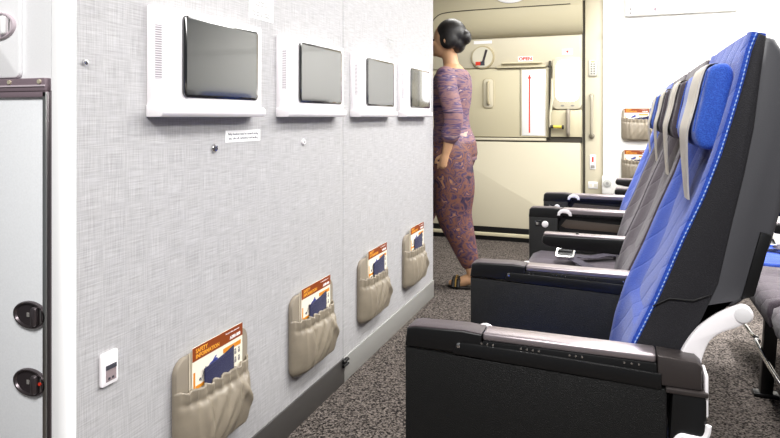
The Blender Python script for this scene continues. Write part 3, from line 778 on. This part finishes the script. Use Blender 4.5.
def make_seat(yc, label, color, w=.460, cush=None, arm=None, last=None, side=False, legs=True, group='passenger seats in the front row', dx=0):
    t = empty('passenger_seat', (.86, yc, 0), label, 'seat', group)
    fab, head, stm = (M['blue'], M['bluehead'], M['stitch']) if color == 'blue' else (M['purple'], M['purplehead'], M['stitchp'])
    y0, y1 = yc - w / 2, yc + w / 2
    c0, c1 = cush or (y0 + .006, y1 - .006)
    # cushion
    bm = B(); prism(bm, [(.642, .355), (.632, .40), (.638, .432), (.67, .447), (.80, .445), (1.0, .435), (1.04, .43), (1.04, .36), (.66, .36)], 'y', c0, c1, .012, 3)
    c = obj('seat_cushion', bm, fab, t, 60)
    # pan, beams and legs
    bm = B(); box(bm, .67, 1.02, c0 + .01, c1 - .01, .32, .362, .004); obj('seat_pan', bm, M['blacksmooth'], t)
    for x in (.72, .98):
        bm = B(); tube(bm, [(x, c0, .308), (x, c1, .308)], .019, 10); obj('seat_beam', bm, M['alu_dark'], t)
    for x, xf in ((.72, .70), (.98, 1.06)) if legs is True else ((.98, 1.06),) if legs else ():
        bm = B(); prism(bm, [(x - .022, .325), (x + .022, .325), (xf + .02, .012), (xf - .02, .012)], 'y', yc + .13, yc + .165, .004)
        box(bm, xf - .04, xf + .04, yc + .125, yc + .17, 0, .014, .003)
        obj('leg', bm, M['blacksmooth'], t)
    bm = B(); tube(bm, catmull([(.70, c0, .16), (.685, c0 + .01, .165), (.68, yc, .165), (.685, c1 - .01, .165), (.70, c1, .16)], 4), .0075, 10); obj('baggage_bar', bm, M['chrome'], t)
    # backrest: charcoal core, coloured front, grey shell
    bm = B(); 
    for ya_, yb_, dx_ in ((y0 + .001, y0 + .012, .004), (y1 - .012, y1 - .001, .004), (y0 + .010, y1 - .010, .036)):
        cp = [(x + dx_, z - (.022 if dx_ > .01 and z > 1.1 else 0)) for x, z in SEAM if x + dx_ < 1.18 + .2 * (dx_ < .01)]
        prism(bm, cp + (REAR if dx_ < .01 else [(1.186, 1.10)] + REAR[2:]), 'y', ya_, yb_, .004, 2)
    core = obj('backrest', bm, M['charcoal'], t, 50)
    bm = B(); NZ, NY = 48, 26; g = []
    za, zb = .44, 1.136
    for j in range(NZ + 1):
        z = za + (zb - za) * j / NZ; row = []
        for i in range(NY + 1):
            s = i / NY * 2 - 1
            e = abs(s)
            wing = .026 * (1 - min(1, e / .86) ** 4) * (1 if z > .6 else .5)      # hollow between the side wings
            lip = -.006 * math.exp(-((e - .93) / .06) ** 2)
            top = -.010 * max(0, (z - 1.09) / .046) * 0
            wing *= 1 - min(1, max(0, (z - .98) / .11))
            x = seam_x(z) + wing + lip - .003
            zz = z + (.004 * max(0, (z - 1.05) / .086) * (1 - e ** 4) if z > 1.05 else 0)
            row.append(bm.verts.new((x, yc + s * (w / 2 - .004), zz)))
        g.append(row)
    for j in range(NZ):
        for i in range(NY): bm.faces.new((g[j][i], g[j][i + 1], g[j + 1][i + 1], g[j + 1][i]))
    # return the edge into the core
    loop = [r[0] for r in g] + g[-1][1:] + [r[-1] for r in g[::-1]][1:] + g[0][::-1][1:-1]
    inn = [bm.verts.new((v.co.x + .02, v.co.y, v.co.z - .004)) for v in loop]
    for k in range(len(loop)):
        bm.faces.new((loop[k], loop[(k + 1) % len(loop)], inn[(k + 1) % len(loop)], inn[k]))
    bm.faces.new(inn)
    f = obj('front_panel', bm, fab, core, 70)
    for yy in (y0 + .001, y1 - .001):
        bm = B(); tube(bm, [(x + .001, yy, z) for x, z in catmull(SEAM[2:], 4)], .0010, 6); obj('seam_stitch', bm, stm, core)
    bm = B(); prism(bm, [(x + .003, z) for x, z in SHELL], 'y', y0 + .003, y1 - .003, .010, 3); sh = obj('back_shell', bm, M['shell'], t, 50)
    bm = B(); prism(bm, [(1.186, .818), (1.202, .815), (1.178, .716), (1.159, .708)], 'y', y0 - .002, y1 + .002, .003); obj('tray_table', bm, M['blacksmooth'], t)
    # headrest
    bm = B(); prism(bm, catmull([(1.124, 1.086), (1.146, 1.090), (1.157, 1.072), (1.150, 1.03), (1.140, .968), (1.126, .946), (1.106, .949), (1.098, .972), (1.104, 1.005), (1.110, 1.03), (1.115, 1.06)], 4, True), 'y', y0 + .045, y1 - .045, .010, 3)
    h = obj('headrest', bm, head, t, 60)
    for yy in (y0 + .060, y1 - .060):
        bm = B(); tube(bm, [(1.1185, yy, 1.08), (1.1085, yy, 1.04), (1.1015, yy, 1.005), (1.0965, yy, .975)], .0012, 6); obj('headrest_piping', bm, head, h)
    # pale cover over the headrest front with a hanging flap
    prof = [(1.150, 1.0925), (1.136, 1.0945), (1.120, 1.089), (1.110, 1.06), (1.104, 1.03), (1.097, 1.002), (1.0905, .975), (1.0905, .945), (1.092, .91), (1.094, .875), (1.096, .848)]
    prof = catmull(prof, 3)
    bm = B(); A = []
    for j, (x, z) in enumerate(prof):
        hw = .075 if z > .99 else .075 - .04 * (.99 - z) / .142
        A.append([(bm.verts.new((x - .001 - .002 * (1 - s * s), yc - .06 + s * hw, z)), bm.verts.new((x + .002, yc - .06 + s * hw, z))) for s in [q / 8 - 1 for q in range(17)]])
    for j in range(len(A) - 1):
        for i in range(16):
            bm.faces.new((A[j][i][0], A[j][i + 1][0], A[j + 1][i + 1][0], A[j + 1][i][0])); bm.faces.new((A[j][i][1], A[j + 1][i][1], A[j + 1][i + 1][1], A[j][i + 1][1]))
        for i in (0, 16): bm.faces.new((A[j][i][0], A[j][i][1], A[j + 1][i][1], A[j + 1][i][0]))
    for j in (0, len(A) - 1):
        for i in range(16): bm.faces.new((A[j][i][0], A[j][i + 1][0], A[j][i + 1][1], A[j][i][1]))
    obj('headrest_cover', bm, M['cover'], h, 60)
    # belt
    bm = B()
    for sgn in (-1, 1):
        pts = catmull([(.98, yc + sgn * .19, .452), (.93, yc + sgn * .16, .462), (.87, yc + .03 + sgn * .08, .458), (.80, yc + .04 + sgn * .012, .470)], 6)
        for (p, q) in zip(pts, pts[1:]):
            p, q = Vector(p), Vector(q)
            n = Vector((0, 0, 1)).cross((q - p).normalized()) * .022
            vs = [bm.verts.new(v) for v in (p - n, p + n, q + n, q - n)] + [bm.verts.new(v - Vector((0, 0, .003))) for v in (p - n, p + n, q + n, q - n)]
            for fc in ((0, 1, 2, 3), (4, 7, 6, 5), (0, 3, 7, 4), (1, 5, 6, 2)): bm.faces.new([vs[k] for k in fc])
    bl = obj('seat_belt', bm, M['belt'], t)
    bm = B()
    t2 = bmesh.new(); oc = rrect(-.034, .034, -.033, .033, .010); ic = rrect(-.028, .028, -.025, .025, .007)
    for z_ in (0, .012):
        pass
    vo = [[t2.verts.new((p[0], p[1], z_)) for p in oc] for z_ in (0, .012)]; vi = [[t2.verts.new((p[0], p[1], z_)) for p in ic] for z_ in (0, .012)]
    n = len(oc)
    for k in range(n):
        k2 = (k + 1) % n
        t2.faces.new((vo[0][k], vo[0][k2], vo[1][k2], vo[1][k])); t2.faces.new((vi[0][k2], vi[0][k], vi[1][k], vi[1][k2]))
        t2.faces.new((vo[1][k], vo[1][k2], vi[1][k2], vi[1][k])); t2.faces.new((vo[0][k2], vo[0][k], vi[0][k], vi[0][k2]))
    merge(bm, t2, Matrix.Translation((.782, yc + .035, .474)) @ Matrix.Rotation(.30, 4, 'X'))
    bk = obj('buckle', bm, M['chrome'], bl)
    bm = B(); box(bm, -.0275, .0275, -.0245, .0245, .001, .004, .001); bm.transform(Matrix.Translation((.782, yc + .035, .474)) @ Matrix.Rotation(.30, 4, 'X')); obj('buckle_plate', bm, M['blacksmooth'], bk)
    for kind, ya in (arm or []):
        {'near': console_near, 'far': console_far, 'plain': armrest_plain}[kind](ya, t)
    if side:
        # white curved link carrying the reclining back, outside the near side panel
        yy = y0 - .008
        top = catmull([(1.064, .60), (1.078, .632), (1.097, .660), (1.122, .683), (1.146, .698), (1.158, .7035)], 5)
        low = catmull([(1.166, .677), (1.148, .666), (1.128, .656), (1.113, .641), (1.104, .618), (1.100, .60)], 5)
        cap_ = [(1.160 + .0145 * math.cos(a), .689 + .0145 * math.sin(a)) for a in (1.2, .8, .4, 0, -.4, -.8)]
        bm = B(); prism(bm, top + cap_ + low, 'y', yy - .008, yy + .008, .003, 2); k = obj('support_arm', bm, M['white'], t)
        bm = B(); prism(bm, ellipse(1.159, .689, .0125, .0125, 24), 'y', yy - .0105, yy - .006, .0015); obj('pivot_cap', bm, mat('pivot cap', '#e3e1e2', .4), k)
        bm = B(); tube(bm, [(1.116, y0 - .001, .712), (1.09, y0 - .0015, .70), (1.055, y0 - .0015, .70), (1.03, y0 - .001, .685)], .0012, 5); obj('side_seam', bm, M['blackdeep'], core)
    return t

PITCH = .518
s1 = make_seat(1.338, 'blue seat nearest the camera, its dark side panel in full view', 'blue', arm=[('near', 1.055)], side=True)
s2 = make_seat(1.338 + PITCH, 'mauve grey seat next to the nearest blue seat, behind the second black armrest', 'purple', cush=(1.632, 2.105), arm=[('near', 1.573), ('plain', 2.085)])
s3 = make_seat(1.338 + 2 * PITCH, 'mauve grey seat with the steel belt buckle on its cushion, between slim and buttoned armrests', 'purple', cush=(2.108, 2.60))
s4 = make_seat(1.338 + 3 * PITCH, 'blue seat at the far end of the front row', 'blue', arm=[('far', 2.610), ('far', 3.126)], legs=False)

# row behind (only what shows past the near backrest)
DX = .765
g2 = 'passenger seats in the row behind'
r2 = make_seat(1.338 + PITCH, 'mauve grey seat in the row behind, its cushion edge at the right border', 'purple', cush=(1.632, 2.105), arm=[('plain', 2.085)], group=g2)
r2.location.x += DX; ORG[r2.name].x += DX
r3 = copy_tree(r2, None, Vector((0, PITCH, 0)), 'mauve grey seat in the row behind, farther cushion showing beyond the white curved link', g2)
r4 = make_seat(1.338 + 3 * PITCH, 'blue seat in the row behind, farthest along near the side wall', 'blue', arm=[('plain', 3.126)], legs='rear', group=g2)
r4.location.x += DX; ORG[r4.name].x += DX
# block beyond the far aisle: armrest ends show past the far seat
sd = make_seat(3.80, 'seat across the far aisle whose black armrest end stands nearer', 'purple', arm=[('plain', 3.545)], group='seats across the far aisle')
for o in (sd,): o.location.x += .215
copy_tree(sd, None, Vector((.0, .55, 0)), 'seat across the far aisle by the side wall, its black armrest higher in view')

# ------------------------------------------------------------------ walking attendant
PX, PY = -.02, 3.56
def A(x, y, z): return (PX + x, PY + y, z)
def ering(x, y, z, rx, ry, n=28): return [A(x + rx * math.cos(2 * PI * k / n), y + ry * math.sin(2 * PI * k / n), z) for k in range(n)]
TORSO = [(.060, .70, .09, .135), (.062, .78, .115, .16), (.060, .86, .108, .158), (.050, .95, .085, .125), (.045, 1.02, .085, .125), (.045, 1.10, .098, .14), (.048, 1.18, .10, .15), (.055, 1.245, .085, .155), (.058, 1.285, .06, .10), (.055, 1.31, .045, .05)]
def torso(bm, g=0, zmin=0, zmax=9):
    rr = [ering(x, 0, z, a * 1.08 + g, b * 1.05 + g) for x, z, a, b in TORSO if zmin <= z <= zmax]
    return loft(bm, rr)
LEG_R = [(.060, .085, .78), (.085, .08, .60), (.082, .075, .44), (.135, .07, .27), (.200, .07, .085)]      # trailing leg (near side is -y)
LEG_F = [(.055, -.08, .78), (-.05, -.075, .60), (-.14, -.07, .45), (-.215, -.07, .26), (-.30, -.07, .085)]
LEG_R = [(x, -y, z) for x, y, z in LEG_R]; LEG_F = [(x, -y, z) for x, y, z in LEG_F]
LR = [.088, .074, .056, .05, .036]
ARM_N = [(.055, -.165, 1.235), (.085, -.195, 1.12), (.115, -.205, 1.00), (.095, -.205, .90), (.07, -.20, .80)]
ARM_F = [(.055, .165, 1.235), (.03, .195, 1.12), (.02, .205, 1.00), (-.04, .205, .92), (-.10, .20, .85)]
AR = [.046, .042, .036, .032, .025]
bm = B(); torso(bm)
limb(bm, [A(*p) for p in LEG_R], LR); limb(bm, [A(*p) for p in LEG_F], LR)
limb(bm, [A(*p) for p in ARM_N], AR); limb(bm, [A(*p) for p in ARM_F], AR)
limb(bm, [A(.052, 0, 1.28), A(.040, 0, 1.34), A(.03, 0, 1.40)], [.052, .046, .05])
# head facing -x
ball(bm, A(.030, 0, 1.475), .092, .075, .105)
ball(bm, A(-.012, 0, 1.425), .062, .056, .068)
limb(bm, [A(-.062, 0, 1.468), A(-.078, 0, 1.445), A(-.080, 0, 1.436)], [.010, .013, .012], 3, 10)
ball(bm, A(-.058, 0, 1.385), .020, .026, .018); ball(bm, A(-.066, 0, 1.405), .012, .022, .009)
for s in (-1, 1):
    ball(bm, A(.032, s * .077, 1.455), .018, .010, .028)
    ball(bm, A(-.045, s * .034, 1.44), .022, .02, .02)
# feet
for (x, y, z), lift in ((LEG_R[-1], .03), (LEG_F[-1], .0)):
    limb(bm, [A(x + .025, y, z - .042), A(x - .03, y, .04 + lift * .4), A(x - .09, y, .028), A(x - .135, y, .024)], [.030, .032, .030, .018], 4, 12)
# hands: palm, four unequal curled fingers, thumb
def hand(bm, w, d, s):
    w, d = Vector(A(*w)), Vector(d).normalized()
    fwd = Vector((-1, 0, 0)); fwd = (fwd - d * fwd.dot(d)).normalized(); inn = Vector((0, -s, 0))
    limb(bm, [w, w + d * .035, w + d * .075], [.022, .026, .024], 3, 10)
    for k, ln in enumerate((.062, .070, .066, .052)):
        a = w + d * .07 + fwd * (.027 - .018 * k)
        limb(bm, [a, a + d * ln * .45 + inn * .004, a + d * ln * .8 + inn * .016, a + d * ln * .92 + inn * .030], [.0088, .0085, .008, .007], 3, 8)
    a = w + d * .025 + fwd * .02
    limb(bm, [a, a + d * .025 + fwd * .024, a + d * .055 + fwd * .030 + inn * .01], [.0105, .010, .0085], 3, 8)
hand(bm, ARM_N[-1], Vector(ARM_N[-1]) - Vector(ARM_N[-2]), -1)
hand(bm, ARM_F[-1], Vector(ARM_F[-1]) - Vector(ARM_F[-2]), 1)
bm = remesh(bm, .0055, 5)
per = obj('person', bm, M['skin'], None, 180, base=(PX, PY, 0))
tag(per, 'walking person in purple batik blouse and sarong, passing behind the end of the bulkhead', 'person')
# hair cap and bun
bm = B(); ball(bm, A(.046, 0, 1.500), .094, .084, .092, 28, 18)
ball(bm, A(.135, 0, 1.475), .036, .045, .045)
ball(bm, A(.045, .06, 1.46), .055, .028, .06); ball(bm, A(.045, -.06, 1.46), .055, .028, .06); ball(bm, A(.085, 0, 1.44), .05, .06, .06)
obj('hair', remesh(bm, .007, 6), M['hair'], per, 180)
for s in (-1, 1):
    bm = B(); ball(bm, A(-.0585, s * .031, 1.462), .010, .012, .009); obj('eye', bm, M['eye'], per, 180)
bm = B(); ball(bm, A(-.079, 0, 1.403), .006, .021, .007); obj('mouth', bm, M['lips'], per, 180)
# blouse
bm = B(); torso(bm, .013, .78, 1.29)
limb(bm, [A(*p) for p in ARM_N[:4]], [r + .014 for r in (.046, .044, .042, .042)]); limb(bm, [A(*p) for p in ARM_F[:4]], [r + .014 for r in (.046, .044, .042, .042)])
loft(bm, [ering(.062, 0, .74, .136, .180), ering(.062, 0, .80, .134, .178), ering(.055, 0, .90, .112, .155)])
bm = remesh(bm, .009, 5); obj('blouse', bm, M['kebaya'], per, 180)
# sarong wrapped round both legs
bm = B(); torso(bm, .016, .69, .87)
limb(bm, [A(*p) for p in LEG_R[:4]] + [A(.172, -.07, .165)], [.125, .122, .108, .078, .058]); limb(bm, [A(*p) for p in LEG_F[:4]] + [A(-.262, .07, .165)], [.115, .108, .09, .078, .068])
limb(bm, [A(.02, 0, .70), A(-.01, 0, .56)], [.12, .10])
bm = remesh(bm, .009, 6); obj('sarong', bm, M['sarong'], per, 180)
# sandals
for (x, y, z), nm in ((LEG_R[-1], 0), (LEG_F[-1], 1)):
    out = []
    for fx, hw in ((.055, .026), (.03, .033), (-.03, .032), (-.09, .041), (-.13, .034), (-.155, .014)): out.append((x + fx, hw))
    poly = [(PX + a, PY + y - b) for a, b in out] + [(PX + a, PY + y + b) for a, b in out[::-1]]
    bm = B(); prism(bm, catmull(poly, 3, True), 'z', .001, .016, .004); sd_ = obj('sandal', bm, M['sandal'], per)
    bm = B()
    for fx in (-.085, -.115):
        tube(bm, [A(x + fx, y - .042, .012), A(x + fx, y - .030, .046), A(x + fx, y, .058), A(x + fx, y + .030, .046), A(x + fx, y + .042, .012)], .012, 8)
    obj('sandal_strap', bm, M['sandal'], sd_)
    bm = B(); tube(bm, [A(x - .10, y - .044, .014), A(x - .10, y - .030, .058), A(x - .10, y, .071), A(x - .10, y + .030, .058), A(x - .10, y + .044, .014)], .005, 8); obj('gold_trim', bm, M['gold'], sd_)

# ------------------------------------------------------------------ light: cabin ceiling lamps, added fill lamps, daylight from the door window
def area(name, loc, sx, sy, power, col=(1, 1, 1), rot=(0, 0, 0)):
    l = bpy.data.lights.new(name, 'AREA'); l.shape = 'RECTANGLE'; l.size = sx; l.size_y = sy; l.energy = power; l.color = col
    o = bpy.data.objects.new(name, l); COL.objects.link(o); o.location = loc; o.rotation_euler = rot
    return o
area('aisle_lamp', (1.15, 2.55, 2.17), .3, 3.2, 56, (1, .99, .97))
area('door_lamp', (.2, 4.0, 2.17), .8, .4, 12, (1, .98, .93))
area('side_wall_fill', (2.1, 3.9, 2.17), 1.0, .5, 58, (1, .99, .95))  # unseen fill added to whiten the side wall
area('cabin_lamp', (2.3, 2.2, 2.17), .5, 3.0, 60, (1, .985, .96))
area('near_fill', (.85, -.3, 2.17), 1.0, .6, 54, (1, .99, .98))  # fill added behind the camera to lift the cabinet face
sp = bpy.data.lights.new('floor_fill_spot', 'SPOT'); sp.energy = 260; sp.spot_size = math.radians(26); sp.spot_blend = .5; sp.shadow_soft_size = .03  # added spot, unseen, brightens the carpet between the seat rows
so = bpy.data.objects.new('floor_fill_spot', sp); COL.objects.link(so); so.location = (1.30, 3.2, 2.17)
w = bpy.data.worlds.new('world'); S.world = w; w.use_nodes = True
w.node_tree.nodes['Background'].inputs['Color'].default_value = (.95, .97, 1, 1)
w.node_tree.nodes['Background'].inputs['Strength'].default_value = .15

S.view_settings.view_transform = 'Standard'; S.view_settings.look = 'None'
S.view_settings.exposure = .36; S.view_settings.gamma = 1; S.view_settings.use_curve_mapping = False
